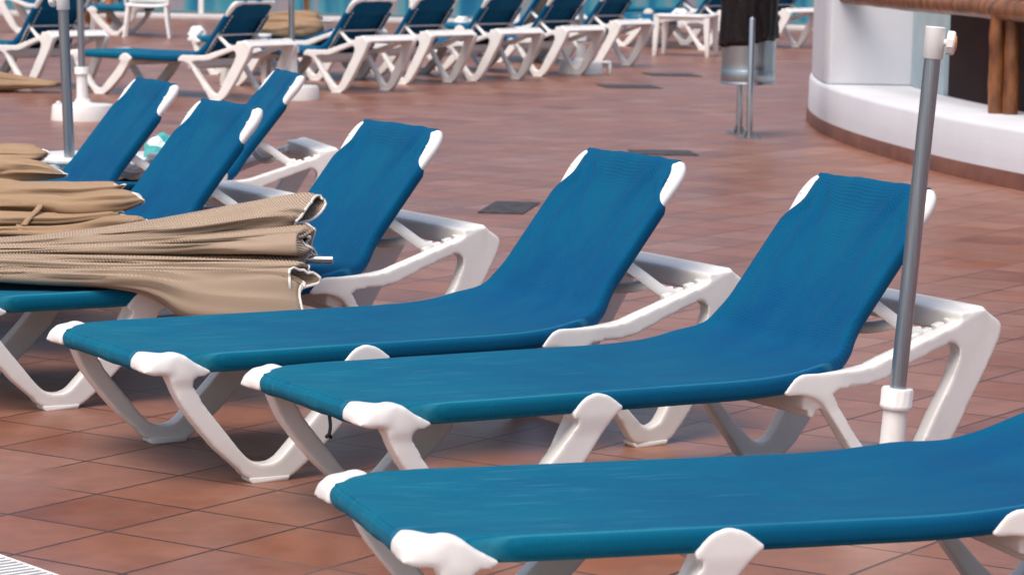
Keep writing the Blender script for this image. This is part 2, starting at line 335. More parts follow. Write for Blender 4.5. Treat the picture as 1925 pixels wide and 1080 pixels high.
def make_lounger(label, ang=52):
    root = empty('sun_lounger', (0, 0, 0), 0, label, 'sun lounger')
    bm = bmesh.new()
    fr, rl, re = cclosed(FRONT), cclosed(RAIL), cclosed(REAR)
    for s in (0, 1):
        def yy(a, c):
            return (a, c) if s == 0 else (W-c, W-a)
        prism(bm, [(x, z) for x, z in fr], *yy(-.002, .046))
        lo = [(-.062, .102), (-.064, .050), (-.067, .012), (-.066, -.003), (-.048, -.007), (.02, -.008), (.045, -.002), (.03, .030), (-.012, .080), (-.040, .100)]
        mi = [(-.060, .104), (-.062, .050), (-.060, .014), (-.053, .000), (-.036, -.005), (.02, -.006), (.045, .000), (.03, .032), (-.010, .080), (-.034, .100)]
        hi = [(-.044, .104), (-.045, .052), (-.042, .024), (-.032, .010), (-.014, .001), (.02, .000), (.045, .004), (.03, .034), (-.006, .080), (-.020, .098)]
        rg = [[bm.verts.new((x, y if s == 0 else W-y, z)) for x, y in q] for q, z in ((lo, .304), (mi, .330), (hi, .3500))]
        for A_, B_ in zip(rg, rg[1:]):
            for k in range(10): bm.faces.new((A_[k], A_[(k+1) % 10], B_[(k+1) % 10], B_[k]))
        bmesh.ops.triangulate(bm, faces=[bm.faces.new(rg[0][::-1]), bm.faces.new(rg[-1])])
        prism(bm, rl, *yy(-.003, .047)); prism(bm, re, *yy(-.003, .045))
        stroke(bm, [(1.44,.349,.006),(1.53,.377,.006),(1.66,.418,.006),(1.76,.450,.006)], *yy(.04, .078))
    # head cross bar and cross members
    prism(bm, [(1.712,.474),(1.772,.480),(1.797,.478),(1.846,.446),(1.848,.432),(1.79,.452),(1.722,.452),(1.722,.418),(1.712,.418)], .0, W)
    prism(bm, [(1.762,.478),(1.772,.487),(1.797,.4875),(1.803,.478)], .01, W-.01)
    box(bm, 1.215, 1.275, .02, W-.02, .255, .315); box(bm, 1.235, 1.255, .02, W-.02, .235, .30)
    box(bm, .565, .625, .02, W-.02, .265, .30); box(bm, .59, .602, .02, W-.02, .24, .30)
    tube(bm, [(-.022, .02, .316), (-.022, W-.02, .316)], .018)
    for v in bm.verts:
        k = inset(v.co.x); v.co.y += k*(1-2*v.co.y/W)
        if v.co.x < .16 and v.co.z > .19: q_ = max(0, min(1, (.09-v.co.x)/.11))*max(0, min(1, (v.co.z-.19)/.11)); v.co.x += .036*q_; v.co.y += .014*q_*(1-2*v.co.y/W); v.co.z -= .004*q_
    bmesh.ops.recalc_face_normals(bm, faces=bm.faces)
    me = bpy.data.meshes.new('tmp'); bm.to_mesh(me); bm.free()
    tmp = bpy.data.objects.new('tmp', me); COL.objects.link(tmp)
    md = tmp.modifiers.new('r', 'REMESH'); md.mode = 'VOXEL'; md.voxel_size = .0046; md.use_smooth_shade = True
    bake(tmp)
    def sst(u): u = max(0, min(1, u)); return u*u*(3-2*u)
    for v in tmp.data.vertices:      # caps and clips stand a little proud of the cloth
        x, y, z = v.co
        f = max(sst((z-.235)/.06)*sst((x-.49)/.03)*sst((.71-x)/.03), sst((z-.255)/.04)*sst((.19-x)/.03), sst((z-.25)/.05)*sst((x-1.10)/.03)*sst((1.45-x)/.15)*.6)
        if f > 0:
            if y < .034: v.co.y = y - .0070*f*sst((.034-y)/.034)
            elif y > W-.034: v.co.y = y + .0070*f*sst((y-W+.034)/.034)
    vg = tmp.vertex_groups.new(name='soft'); vg.add([v.index for v in tmp.data.vertices if v.co.x < .12 and v.co.z > .285], 1, 'REPLACE')
    ms = tmp.modifiers.new('s', 'SMOOTH'); ms.factor = .5; ms.iterations = 6
    ms = tmp.modifiers.new('s2', 'SMOOTH'); ms.factor = .6; ms.iterations = 12; ms.vertex_group = 'soft'
    bake(tmp); full = tmp.data; bpy.data.objects.remove(tmp)
    def region(c):
        x, y, z = c
        if x < .95:
            if .07 < y < W-.07 and not x < .05: return 'cross_bar'
            if .12 < y < W-.12: return 'end_bar' if x < .3 else 'cross_bar'
            return 'near_f' if y < W/2 else 'far_f'
        zl = .298 + max(0, min(1, (x-1.38)/.33))*.10
        if z < zl and not (.105 < y < W-.105) and x > 1.25: return 'near_r' if y < W/2 else 'far_r'
        return 'frame'
    groups = {}
    for p in full.polygons: groups.setdefault(region(p.center), []).append(p.index)
    for key, idx in groups.items():
        used = {}; vs = []; fs = []
        for i in idx:
            f = []
            for v in full.polygons[i].vertices:
                if v not in used: used[v] = len(vs); vs.append(full.vertices[v].co[:])
                f.append(used[v])
            fs.append(f)
        nm = key if key[-2:] not in ('_f', '_r') else 'leg'
        me = bpy.data.meshes.new(nm); me.from_pydata(vs, [], fs)
        me.materials.append(M_plastic)
        me.polygons.foreach_set('use_smooth', [True]*len(me.polygons))
        nrm = [full.vertices[v].normal[:] for v in used]
        me.normals_split_custom_set_from_vertices(nrm)
        o = link(nm, me, M_plastic, root, False)
        if nm == 'leg':
            fb = bmesh.new(); xs = (.320 if key.endswith('f') else 1.514); k = inset(xs); yb = k if key.startswith('near') else W-k-.048
            prism(fb, [(xs-.052,.0),(xs-.058,.013),(xs+.060,.013),(xs+.054,0)], yb-.004, yb+.052)
            from_bm('foot_pad', fb, M_plastic2, o, bevel=.003)
    # ratchet teeth
    for s in (0, 1):
        bm = bmesh.new(); 
        for i in range(5):
            x = 1.60 + i*.040; z = .408 + (x-1.6)*.30; k = inset(x)
            mt = Matrix.Translation((x, (.056+k if s == 0 else W-.056-k), z)) @ Matrix.Rotation(-R(16), 4, 'Y')
            box(bm, -.014, .014, -.012, .012, -.008, .012, mt)
        from_bm('notch_rack', bm, M_plastic, root, bevel=.003)
    # ---- sling
    a = R(ang); ca, sa = math.cos(a), math.sin(a)
    PX, PZ, LB = 1.295, .347, .570          # where seat and back planes meet, length of the back
    def bl(t_, off=0): return (PX+ca*t_-sa*off, PZ+sa*t_+ca*off)
    k_ = ang/52
    prof = [(.018,.290),(-.002,.293),(-.016,.306),(-.019,.324),(-.010,.338),(.010,.3445),(.15,.3465),(.35,.346),(.6,.346),(.85,.346),(1.00,.346),(1.10, .349),(1.18, .3545+.002*k_),(1.25, .357+.014*k_),bl(.055, .004),bl(.12),bl(.24),bl(.36),bl(.47),bl(.535),bl(.556),bl(.570, -.004),bl(.573, -.018),bl(.560, -.030),bl(.50, -.034),bl(.40, -.034)]
    ti = 20
    P = catmull([(x, z, 0) for x, z in prof], 7)
    def smooth(u): u = max(0, min(1, u)); return u*u*(3-2*u)
    rows = []; n = len(P); top_i = ti*7
    arc = [0]
    for i in range(1, n): arc.append(arc[-1] + (P[i]-P[i-1]).length)
    a0 = arc[13*7+3]; at_ = arc[top_i]-a0
    for i, p in enumerate(P):
        q0 = P[max(i-1, 0)]; q1 = P[min(i+1, n-1)]; d = Vector((q1.x-q0.x, 0, q1.y-q0.y)).normalized(); nn = Vector((-d.z, 0, d.x))
        x = p.x; bt = arc[i]-a0; onback = bt > -.06; over = i > top_i      # bt: distance up the back
        e = .012+.082*(1-smooth((x+.018)/.12)) if x < .105 else .012*(1-smooth((x-.105)/.1))
        D = .052
        if i < 5*7: D = .012
        elif x < .08: D = .012+.040*smooth((x+.01)/.09)
        if onback:
            e = .062*smooth((bt+.06)/.22); D = .052-.010*smooth((bt+.03)/.1)
            st = smooth((bt-(at_-.150))/.085); e += .050*st; D -= .026*st
            if over: e = .108; D = .004
        row = []
        cs = [(.055, -D), (.022, -D-.002), (.004, -D*.95), (-.003, -D*.70), (-.0040, -D*.40), (-.002, -D*.12), (.005, -.0015), (.018, 0)]
        for u, dd in cs: row.append((e+u, dd))
        m_ = 30
        for k in range(1, m_):
            y = (e+.018) + (W-2*e-.036)*k/m_; row.append((y, 0))
        for u, dd in cs[::-1]: row.append((W-e-u, dd))
        pts = []
        for j, (y, dd) in enumerate(row):
            c = (2*y/W-1); sag = 0
            if 7 < j < len(row)-8:
                kk = max(0, 1-(c*1.06)**2); sg = smooth((x+.04)/.25)*(.016 if not onback else .012*(1-smooth((bt-.45)/.1)))
                if over or i < 30: sg = 0
                sag = sg*kk
                nv = Vector((x*2.1, y*9, p.y*2.1))
                wr = .0036*noise.noise(nv) + .0014*noise.noise(nv*2.7) + (.004*noise.noise(Vector((x*5+y*6, y*14, 3))) if onback else 0)
                if onback and not over and bt > .05:      # creases fanning down from the two top corners
                    for sgn in (0, 1):
                        yy_ = y if sgn == 0 else W-y; tt = (at_-bt)/.33
                        if 0 < tt < 1.4:
                            f_ = max(0, 1-tt/1.4)*smooth(tt*6); l1 = .125+.03*tt; l2 = .16+.13*tt
                            wr += f_*(-.011*math.exp(-((yy_-l1)/.012)**2) + .010*math.exp(-((yy_-l1-.028)/.014)**2) - .009*math.exp(-((yy_-l2)/.014)**2) + .006*math.exp(-((yy_-l2-.03)/.016)**2))
                if x < 1.0 and not onback:
                    wr += -.0050*math.exp(-((x-(.78+.35*y*(W-y)))/.018)**2) + .0035*math.exp(-((x-(.83+.35*y*(W-y)))/.03)**2)
                sag -= wr
            pts.append(Vector((x, y, p.y)) + nn*(dd - sag))
        rows.append(pts)
    bm = bmesh.new(); grid_mesh(bm, rows)
    sl = from_bm('sling', bm, M_fabric, root, sharp=70)
    sl.data.set_sharp_from_angle(angle=R(180))
    md = sl.modifiers.new('t', 'SOLIDIFY'); md.thickness = .0015; md.offset = -1; bake(sl)
    # ---- back frame under the sling
    def bp(y, t_, off=-.020):
        q = bl(t_, off); return Vector((q[0], y, q[1]))
    T = .557; ye = .084
    path = [bp(ye, .05, -.032), bp(ye, .2, -.032), bp(ye, .34, -.028), bp(ye, T-.10), bp(ye, T-.050), bp(ye+.006, T-.022), bp(ye+.022, T-.006), bp(.14, T)]
    path = [*path, *[Vector((p.x, W-p.y, p.z)) for p in path[::-1]]]
    bm = bmesh.new(); tube(bm, catmull(path, 5), .016, 14, rfun=lambda u: .015, squash=(1.05, .9))
    bf = from_bm('back_frame', bm, M_plastic, root)
    for s in (0, 1):
        for (yb, tb, ob, rb) in ((.084, T-.060, -.002, .0060),):
            bm = bmesh.new(); mt = Matrix.Translation(bp(W-yb if s else yb, tb, ob)) @ Matrix.Rotation(-a, 4, 'Y')
            bmesh.ops.create_uvsphere(bm, u_segments=10, v_segments=6, radius=rb, matrix=mt); from_bm('button', bm, M_plastic, bf)
        # flat rounded caps round the two top corners
        bm = bmesh.new(); pp = [bp(ye+.004, T-.20), bp(ye, T-.15), bp(ye-.001, T-.08), bp(ye+.003, T-.040), bp(ye+.015, T-.015), bp(ye+.040, T-.006, -.022), bp(.16, T-.006, -.026)]
        if s: pp = [Vector((p.x, W-p.y, p.z)) for p in pp]
        tube(bm, catmull(pp, 5), .024, 18, rfun=lambda u: .0135+.0100*smooth((u-.05)/.38)-.012*smooth((u-.80)/.2), squash=(1.05, .85))
        o = from_bm('corner_cap', bm, M_plastic, bf)
    # ---- prop
    bm = bmesh.new(); A0 = bp(.105, .235, -.030)
    B0 = Vector((1.605, .090, .418)) if ang > 40 else Vector((A0.x+.14, .09, .43))
    for s in (0, 1):
        f = lambda v: Vector((v.x, W-v.y, v.z)) if s else v
        pp = [f(A0), f(A0.lerp(B0, .5)), f(A0.lerp(B0, .93)), f(B0 + Vector((.022, 0, .004)))]
        tube(bm, catmull(pp, 4), .014, 10, squash=(.8, 1.15))
    C0 = A0.lerp(B0, .62); C1 = Vector((C0.x, W-C0.y, C0.z))
    cr = [C0.lerp(C1, u) + Vector((-.35, 0, -.9))*.045*math.sin(math.pi*u)**.6 for u in [i/14 for i in range(15)]]
    tube(bm, cr, .013, 10, squash=(1, 1.25))
    tube(bm, [A0, Vector((A0.x, W-A0.y, A0.z))], .008, 8)
    from_bm('back_prop', bm, M_plastic, root)
    # ---- lacing on the underside of the back and loose cord
    for s in (0, 1):
        bm = bmesh.new()
        for i in range(12):
            t0 = .03+i*.036
            p0 = bp(.122, t0, -.043); p1 = bp(.112, t0+.022, -.0445)
            if s: p0.y, p1.y = W-p0.y, W-p1.y
            tube(bm, [p0, p1], .0045, 6)
        from_bm('lacing', bm, M_lace, root)
    bm = bmesh.new(); tube(bm, catmull([bp(.07, .03, -.05), bp(.066, .03, -.07), Vector((1.335, .062, .345)), Vector((1.333, .066, .315))], 4), .0035, 6); from_bm('cord', bm, M_cord, root)
    return root

FG = 'blue sling loungers in the near slanting row'
BGp = 'blue sling loungers in the far row seen from behind'
flat = make_lounger('nearest lounger at bottom right, cut off by the frame edge, its back nearly flat', 19)
flat.location = (-.157, 5.165, 0); flat.rotation_euler.z = R(18.16); flat['group'] = FG
proto = make_lounger('blue lounger behind the nearest one, its raised back crossed by the grey parasol pole')
proto.location = (-.312, 6.600, 0); proto.rotation_euler.z = R(29.91); proto['group'] = FG
for x, y, rz, lab in [
    (-.894, 7.314, 31.08, 'blue lounger with raised back in the picture centre, its bare seat running to the left'),
    (-1.595, 8.362, 31.82, 'blue lounger whose seat lies under the big ribbed tan folded parasol'),
    (-2.28, 9.338, 29.9, 'blue lounger beside the strapped plain tan folded parasol, wedged between two other raised backs'),
    (-2.794, 10.771, 25.2, 'blue lounger standing right of the white side table with the left grey pole'),
    (-2.46, 11.85, 17.0, 'small looking blue lounger, the farthest of the near row, its empty head frame showing'),
]:
    copy_tree(proto, (x, y, 0), R(rz), lab, FG)
B0 = [
    (-5.22, 25.4, -42, 'far lounger at the left picture edge with tan cloth on the floor below it'),
    (-3.66, 24.05, -33, 'far lounger whose whole blue seat shows to its left, second from the left edge'),
    (-2.68, 25.6, -40, 'far lounger next to the white parasol foot, its back right of the tan folded parasol'),
    (-2.171, 27.062, -41, 'far lounger fourth from the left, a teal glass panel visible over its right shoulder'),
    (-1.557, 27.841, -41, 'far lounger with a cream towel hanging beyond its raised back'),
    (-.987, 28.827, -39, 'far lounger over the white parasol foot, second from the right end of its row'),
    (-.452, 30.802, -37, 'far lounger at the right end of its row, touching the white plastic table'),
]
for x, y, rz, lab in B0: copy_tree(proto, (x, y, 0), R(rz), lab, BGp)
CG = 'blue sling loungers in the farthest rows'
for x, y, rz, lab in [
    (-4.45, 36.2, 171, 'farthest row lounger in front of the sitting person, foot end pointing right'),
    (-3.05, 27.3, -36, 'far lounger mostly hidden behind a raised back, white towel on its seat'),
    (-1.10, 31.9, -36, 'far lounger standing behind the row with a cream towel over its back'),
    (.55, 36.2, -8, 'teal blue seat with a white towel heap behind the white plastic table'),
    (1.15, 39.2, -8, 'teal blue seat in the farthest row directly left of the black bin liner'),
    (1.02, 35.4, -41, 'far lounger between the litter bin and the white bar, head bar towards the bin'),
    (1.85, 36.4, -41, 'far lounger just peeping out left of the white bar pillar'),
]:
    copy_tree(flat if y in (36.2, 27.3) and rz != -8 else proto, (x, y, 0), R(rz), lab, CG)

bm = bmesh.new(); tube(bm, catmull([Vector((-.004, .215, .296)), Vector((-.002, .213, .268)), Vector((-.005, .215, .246))], 4), .0042, 6)
tube(bm, [Vector((-.014, .208, .246)), Vector((-.005, .216, .249)), Vector((.004, .222, .241))], .005, 6); from_bm('hanging_cord', bm, M_cord, proto)
# ---------------------------------------------------------------- folded parasols lying down
def folded_parasol(name, label, group, pleats, M, pole, loc=(0, 0, 0), rz=0, straps=(), gape=()):
    """pleats: list of [ (x,y,z, half height, half depth, tilt deg), ... ] stations from apex side to hem"""
    root = empty(name, loc, rz, label, 'parasol', group)
    bm = bmesh.new(); pbs = []
    for pi, st in enumerate(pleats):
        S1 = catmull([Vector(s[:3]) for s in st], 10); S2 = catmull([Vector(s[3:6]) for s in st], 10); seg = 30; rows = []
        n = len(S1)
        for i in range(n):
            c = S1[i]; h, dp, ti = S2[i]; tl = R(ti); row = []
            cl = 0 if pi in gape else max(0, (i/(n-1)-.86)/.14); dp *= 1-.80*cl*cl; h *= (1-.30*cl**3)*(1.22 if M is M_tan2 else 1)
            for k in range(seg):
                th = 2*math.pi*k/seg; cy, cz = math.cos(th), math.sin(th)
                # leaf section: pointed at the back, rounded towards the viewer side
                yy_ = -dp*cy; zz = h*cz*(1-.45*max(0, -cy))*(1+.15*math.cos(2*th))
                g = .10*noise.noise(Vector((c.x*3+pi*7, th, i*.03)))
                rdg = 1-2*abs(noise.noise(Vector((c.x*1.1+pi*5, th*1.9+.5*c.x, 2.0))))
                kk = 1+g-.30*max(0, rdg-.55)*2; zz *= kk; yy_ *= kk
                fl = .012*noise.noise(Vector((c.x*2.2+pi*3.1, cz*1.3, cy))) 
                y2 = yy_*math.cos(tl) - zz*math.sin(tl); z2 = yy_*math.sin(tl) + zz*math.cos(tl)
                end = i/(n-1)
                dx = ((.012*math.sin(th*2+pi*1.7) + .010*math.cos(th+pi))*max(0, end-.8)*5 - (.045 if pi in gape else 0)*cy*max(0, end-.6)*2.5)
                row.append(Vector((c.x+dx, c.y+y2, c.z+z2+fl)))
            rows.append(row)
        V = grid_mesh(bm, rows, True)
        pb = bmesh.new(); tube(pb, rows[-1], .0042, 6, closed=True); pbs.append(pb)
    cn = from_bm('canopy', bm, M, root, sharp=180)
    cn.data.set_sharp_from_angle(angle=R(180))
    md = cn.modifiers.new('s', 'SOLIDIFY'); md.thickness = .002; md.offset = 0; bake(cn)
    for pb in pbs: from_bm('piping', pb, M_piping, cn)
    bm = bmesh.new(); tube(bm, pole, .012, 14); from_bm('pole', bm, M_steel, root)
    for st in straps:
        bm = bmesh.new(); P = catmull([Vector(p) for p in st], 6)
        rows = [[p + Vector((-.010, 0, 0)), p + Vector((.010, 0, 0))] for p in P]
        grid_mesh(bm, rows)
        o = from_bm('strap', bm, M, root); md = o.modifiers.new('s', 'SOLIDIFY'); md.thickness = .003; md.offset = 0; bake(o)
    return root

# big ribbed one on the fourth lounger, world coordinates
X5 = (-2.4, -1.555, -1.07, -.70, -.620)
def P5(ys, zs, dep, tl): return [(X5[i], ys[i], sum(zs[i])/2, (zs[i][1]-zs[i][0])/2*1.25, dep[i], tl[i]) for i in range(5)]
D5 = (.03, .07, .10, .12, .10)
big = [
    P5((9.0, 8.95, 8.93, 8.92, 8.91), ((.405, .425), (.437, .458), (.480, .519), (.528, .594), (.535, .592)), D5, (0, 4, 8, 12, 14)),
    P5((8.98, 8.92, 8.90, 8.87, 8.86), ((.40, .415), (.432, .443), (.468, .484), (.503, .528), (.508, .530)), D5, (0, 2, 4, 8, 8)),
    P5((8.95, 8.89, 8.87, 8.82, 8.79), ((.39, .41), (.418, .436), (.434, .473), (.444, .511), (.450, .512)), D5, (0, 0, 2, 4, 6)),
    P5((8.93, 8.86, 8.84, 8.82, 8.81), ((.385, .40), (.404, .422), (.410, .436), (.418, .441), (.42, .44)), D5, (0, 0, 0, 2, 2)),
    P5((8.9, 8.80, 8.77, 8.74, 8.72), ((.37, .39), (.386, .411), (.385, .419), (.388, .427), (.372, .425)), D5, (0, 0, -2, -6, -14)),
    [(-1.5, 8.72, .372, .010, .04, 0), (-1.0, 8.68, .384, .016, .06, -10), (-.75, 8.64, .390, .030, .045, -20), (-.625, 8.62, .388, .042, .035, -20)],
    [(-2.4, 8.88, .37, .012, .03, 0), (-1.555, 8.72, .374, .026, .08, -3), (-1.13, 8.65, .369, .034, .10, -10), (-.95, 8.60, .332, .092, .045, -22), (-.78, 8.58, .326, .106, .035, -22), (-.625, 8.58, .330, .100, .030, -22)],
    P5((9.1, 9.08, 9.05, 9.0, 9.0), ((.37, .40), (.37, .425), (.38, .46), (.39, .51), (.40, .51)), (.04, .10, .14, .15, .12), (0, 0, 0, 0, 0)),
]
folded_parasol('folded_parasol', 'large ribbed tan folded parasol with white piping draped over a blue seat', 'folded tan parasols laid across loungers',
    big, M_tan, [(-2.4, 8.93, .42), (-.543, 8.80, .428)], gape=(0, 5))
# plain one with straps, on the fifth lounger
mid = [
    [(-3.0, 9.75, .50, .012, .06, 0), (-1.68, 9.72, .536, .024, .10, 4), (-1.467, 9.72, .540, .021, .10, 6), (-1.36, 9.71, .549, .013, .07, 8), (-1.31, 9.71, .552, .006, .04, 10)],
    [(-3.0, 9.68, .47, .012, .07, 0), (-1.68, 9.64, .495, .028, .10, 0), (-1.467, 9.63, .498, .028, .11, 3), (-1.33, 9.61, .514, .029, .10, 6), (-1.232, 9.60, .525, .015, .06, 8)],
    [(-3.0, 9.60, .43, .012, .07, 0), (-1.68, 9.56, .452, .025, .11, -2), (-1.467, 9.55, .455, .024, .11, -2), (-1.33, 9.54, .476, .016, .08, 2), (-1.285, 9.54, .482, .010, .05, 2)],
    [(-3.0, 9.52, .39, .012, .08, 0), (-1.68, 9.48, .412, .027, .11, -4), (-1.467, 9.47, .420, .028, .12, -4), (-1.33, 9.47, .444, .032, .12, -4), (-1.24, 9.48, .455, .025, .09, 0), (-1.195, 9.49, .456, .010, .04, 0)],
    [(-3.0, 9.70, .40, .02, .10, 0), (-1.7, 9.66, .41, .05, .16, 0), (-1.4, 9.64, .42, .05, .15, 0), (-1.3, 9.62, .43, .03, .12, 0)],
]
folded_parasol('folded_parasol', 'smooth pale tan folded parasol held by thin straps, lying behind the big ribbed one', 'folded tan parasols laid across loungers',
    mid, M_tan2, [(-3.2, 9.8, .42), (-1.35, 9.76, .44)],
    straps=[[(-1.545, 9.55, .512), (-1.548, 9.50, .495), (-1.570, 9.45, .468), (-1.58, 9.42, .450)], [(-1.60, 9.44, .449), (-1.585, 9.38, .435), (-1.575, 9.36, .410), (-1.575, 9.37, .385)]])
top = [
    [(-3.0, 10.80, .54, .015, .08, 0), (-2.1, 10.78, .565, .024, .12, 5), (-1.87, 10.77, .571, .024, .12, 8), (-1.73, 10.76, .570, .022, .09, 10)],
    [(-3.0, 10.72, .50, .02, .09, 0), (-2.1, 10.68, .515, .040, .14, 0), (-1.87, 10.66, .520, .042, .15, 0), (-1.73, 10.65, .515, .034, .12, -2), (-1.645, 10.64, .507, .012, .06, -2)],
    [(-3.0, 10.62, .46, .02, .09, 0), (-2.1, 10.56, .470, .022, .13, 0), (-1.87, 10.54, .474, .020, .13, -2), (-1.74, 10.53, .468, .014, .09, -4)],
    [(-3.0, 10.56, .43, .02, .09, 0), (-2.1, 10.46, .44, .022, .13, -2), (-1.87, 10.44, .445, .022, .13, -2), (-1.70, 10.43, .455, .016, .09, 0)],
    [(-3.0, 10.56, .40, .02, .10, 0), (-2.1, 10.50, .40, .04, .16, -2), (-1.87, 10.5, .40, .04, .15, -2), (-1.70, 10.5, .40, .03, .12, 0)],
]
folded_parasol('folded_parasol', 'pale tan folded parasol at the left edge in front of the white side table', 'folded tan parasols laid across loungers',
    top, M_tan2, [(-3.2, 10.6, .44), (-1.9, 10.6, .44)])
def flat_pleats(L, n, h, w, z0, sd):
    rd = random.Random(sd); out = []
    for i in range(n):
        y = -w+2*w*i/(n-1) if n > 1 else 0; zz = z0+h*(1-abs(2*i/(n-1)-1))*.6
        out.append([(0, y*.2, z0+.02, .012, .04, 0), (L*.4, y*.6, zz+rd.uniform(-.01, .01), h*.35, w*.35, rd.uniform(-8, 8)), (L*.8, y, zz+rd.uniform(-.02, .02), h*.5, w*.42, rd.uniform(-10, 10)), (L, y, zz, h*.42, w*.42, rd.uniform(-12, 12))])
    return out
folded_parasol('folded_parasol', 'tan folded parasol lying flat on the floor under the leftmost far lounger', 'folded tan parasols around the far loungers',
    flat_pleats(1.9, 6, .15, .34, .05, 3), M_tan2, [(0, 0, .07), (2.05, 0, .09)], (-3.72, 23.9, 0), R(172))
folded_parasol('folded_parasol', 'tan folded parasol heaped on a far lounger behind the second raised back', 'folded tan parasols around the far loungers',
    flat_pleats(.80, 6, .17, .26, .42, 5), M_tan2, [(0, 0, .46), (.9, 0, .5)], (-2.62, 27.4, 0), R(5))

# ---------------------------------------------------------------- parasol poles
def parasol_pole(label, base, top, r, fit=True, sleeve_top=.35, sleeve_r=.034, disc=.24, zt=None, knob_dir=0):
    root = empty('parasol_stand', base, 0, label, 'parasol stand', 'parasol stands without canopies')
    v = Vector(top)-Vector(base); L = v.length; q = Vector((0, 0, 1)).rotation_difference(v).to_matrix().to_4x4()
    def loc(z): return v.normalized()*z
    bm = bmesh.new(); tube(bm, [loc(sleeve_top*.5), loc(L*.5), loc(L-.03)], r, 28); from_bm('pole', bm, M_pole, root)
    bm = bmesh.new(); lathe(bm, [(sleeve_r*1.06, .05), (sleeve_r, sleeve_top*.5), (sleeve_r*.97, sleeve_top)], 28)
    bm.transform(q); sv = from_bm('sleeve', bm, M_plastic2, root)
    bm = bmesh.new(); seg = 56; prof = [(sleeve_r*1.18, sleeve_top-.048), (sleeve_r*1.30, sleeve_top-.044), (sleeve_r*1.30, sleeve_top-.036), (sleeve_r*1.24, sleeve_top-.034), (sleeve_r*1.27, sleeve_top-.002), (sleeve_r*1.2, sleeve_top+.004), (r*1.02, sleeve_top+.004)]
    rings = []
    for j, (rr, z) in enumerate(prof):
        rings.append([bm.verts.new(Vector(((rr+(.0012 if (k % 4 < 2 and 3 <= j <= 4) else 0))*math.cos(2*math.pi*k/seg), (rr+(.0012 if (k % 4 < 2 and 3 <= j <= 4) else 0))*math.sin(2*math.pi*k/seg), z))) for k in range(seg)])
    for A, B in zip(rings, rings[1:]):
        for k in range(seg): bm.faces.new((A[k], A[(k+1) % seg], B[(k+1) % seg], B[k]))
    bm.transform(q); from_bm('collar', bm, M_plastic2, sv)
    bm = bmesh.new(); lathe(bm, [(disc, 0), (disc, .012), (disc*.965, .095), (disc*.93, .11), (disc*.4, .118), (sleeve_r*1.5, .125), (sleeve_r*1.2, .15)], 48)
    bs = from_bm('base', bm, M_plastic, root)
    bm = bmesh.new(); lathe(bm, [(.016, .118), (.016, .13), (.008, .134)], 12, (-disc*.72, -disc*.35, 0)); from_bm('filler_cap', bm, M_plastic2, bs)
    if fit:
        bm = bmesh.new(); lathe(bm, [(r*1.16, L-.078), (r*1.24, L-.076), (r*1.24, L-.002), (r*1.14, L), (r*.9, L-.001), (r*.88, L-.03)], 28, cap1=False, cap0=False)
        bm.transform(q); ft = from_bm('fitting', bm, M_plastic2, root)
        bm = bmesh.new(); lathe(bm, [(.009, r), (.009, r*1.45), (.026, r*1.5), (.0295, r*1.6), (.0295, r*2.3), (.026, r*2.5), (.012, r*2.56)], 10)
        bm.transform(q @ Matrix.Translation((0, 0, L-.036)) @ Matrix.Rotation(R(knob_dir), 4, 'Z') @ Matrix.Rotation(R(90), 4, 'Y'))
        kn = from_bm('knob', bm, M_plastic, ft, sharp=20)
        bm = bmesh.new(); lathe(bm, [(.018, r*2.5), (.018, r*2.66), (.006, r*2.74)], 14)
        bm.transform(q @ Matrix.Translation((0, 0, L-.036)) @ Matrix.Rotation(R(knob_dir), 4, 'Z') @ Matrix.Rotation(R(90), 4, 'Y'))
        from_bm('knob_disc', bm, M_orange, kn)
    return root
parasol_pole('grey parasol pole with white knob fitting, leaning in front of the second lounger', (.934, 7.15, 0), (1.018, 7.15, 1.217), .0202, sleeve_top=.325, sleeve_r=.031, disc=.12, knob_dir=-12)
parasol_pole('grey parasol pole rising behind the white side table at the left', (-1.868, 12.4, 0), (-1.917, 12.4, 1.125), .0225, sleeve_top=.30, knob_dir=170)
parasol_pole('parasol stand with round white foot on open floor below the far left lounger', (-3.07, 20.8, 0), (-3.11, 20.8, 1.7), .025, False, sleeve_top=.37, sleeve_r=.040, disc=.225)
parasol_pole('parasol stand with thin grey pole and white foot between the second and third far loungers', (-1.80, 23.65, 0), (-1.84, 23.65, 2.0), .024, False, sleeve_top=.42, sleeve_r=.045, disc=.22)
parasol_pole('parasol stand whose white foot shows under the fifth and sixth far loungers', (.63, 28.6, 0), (.60, 28.6, 2.0), .024, False, sleeve_top=.36, sleeve_r=.045, disc=.22)

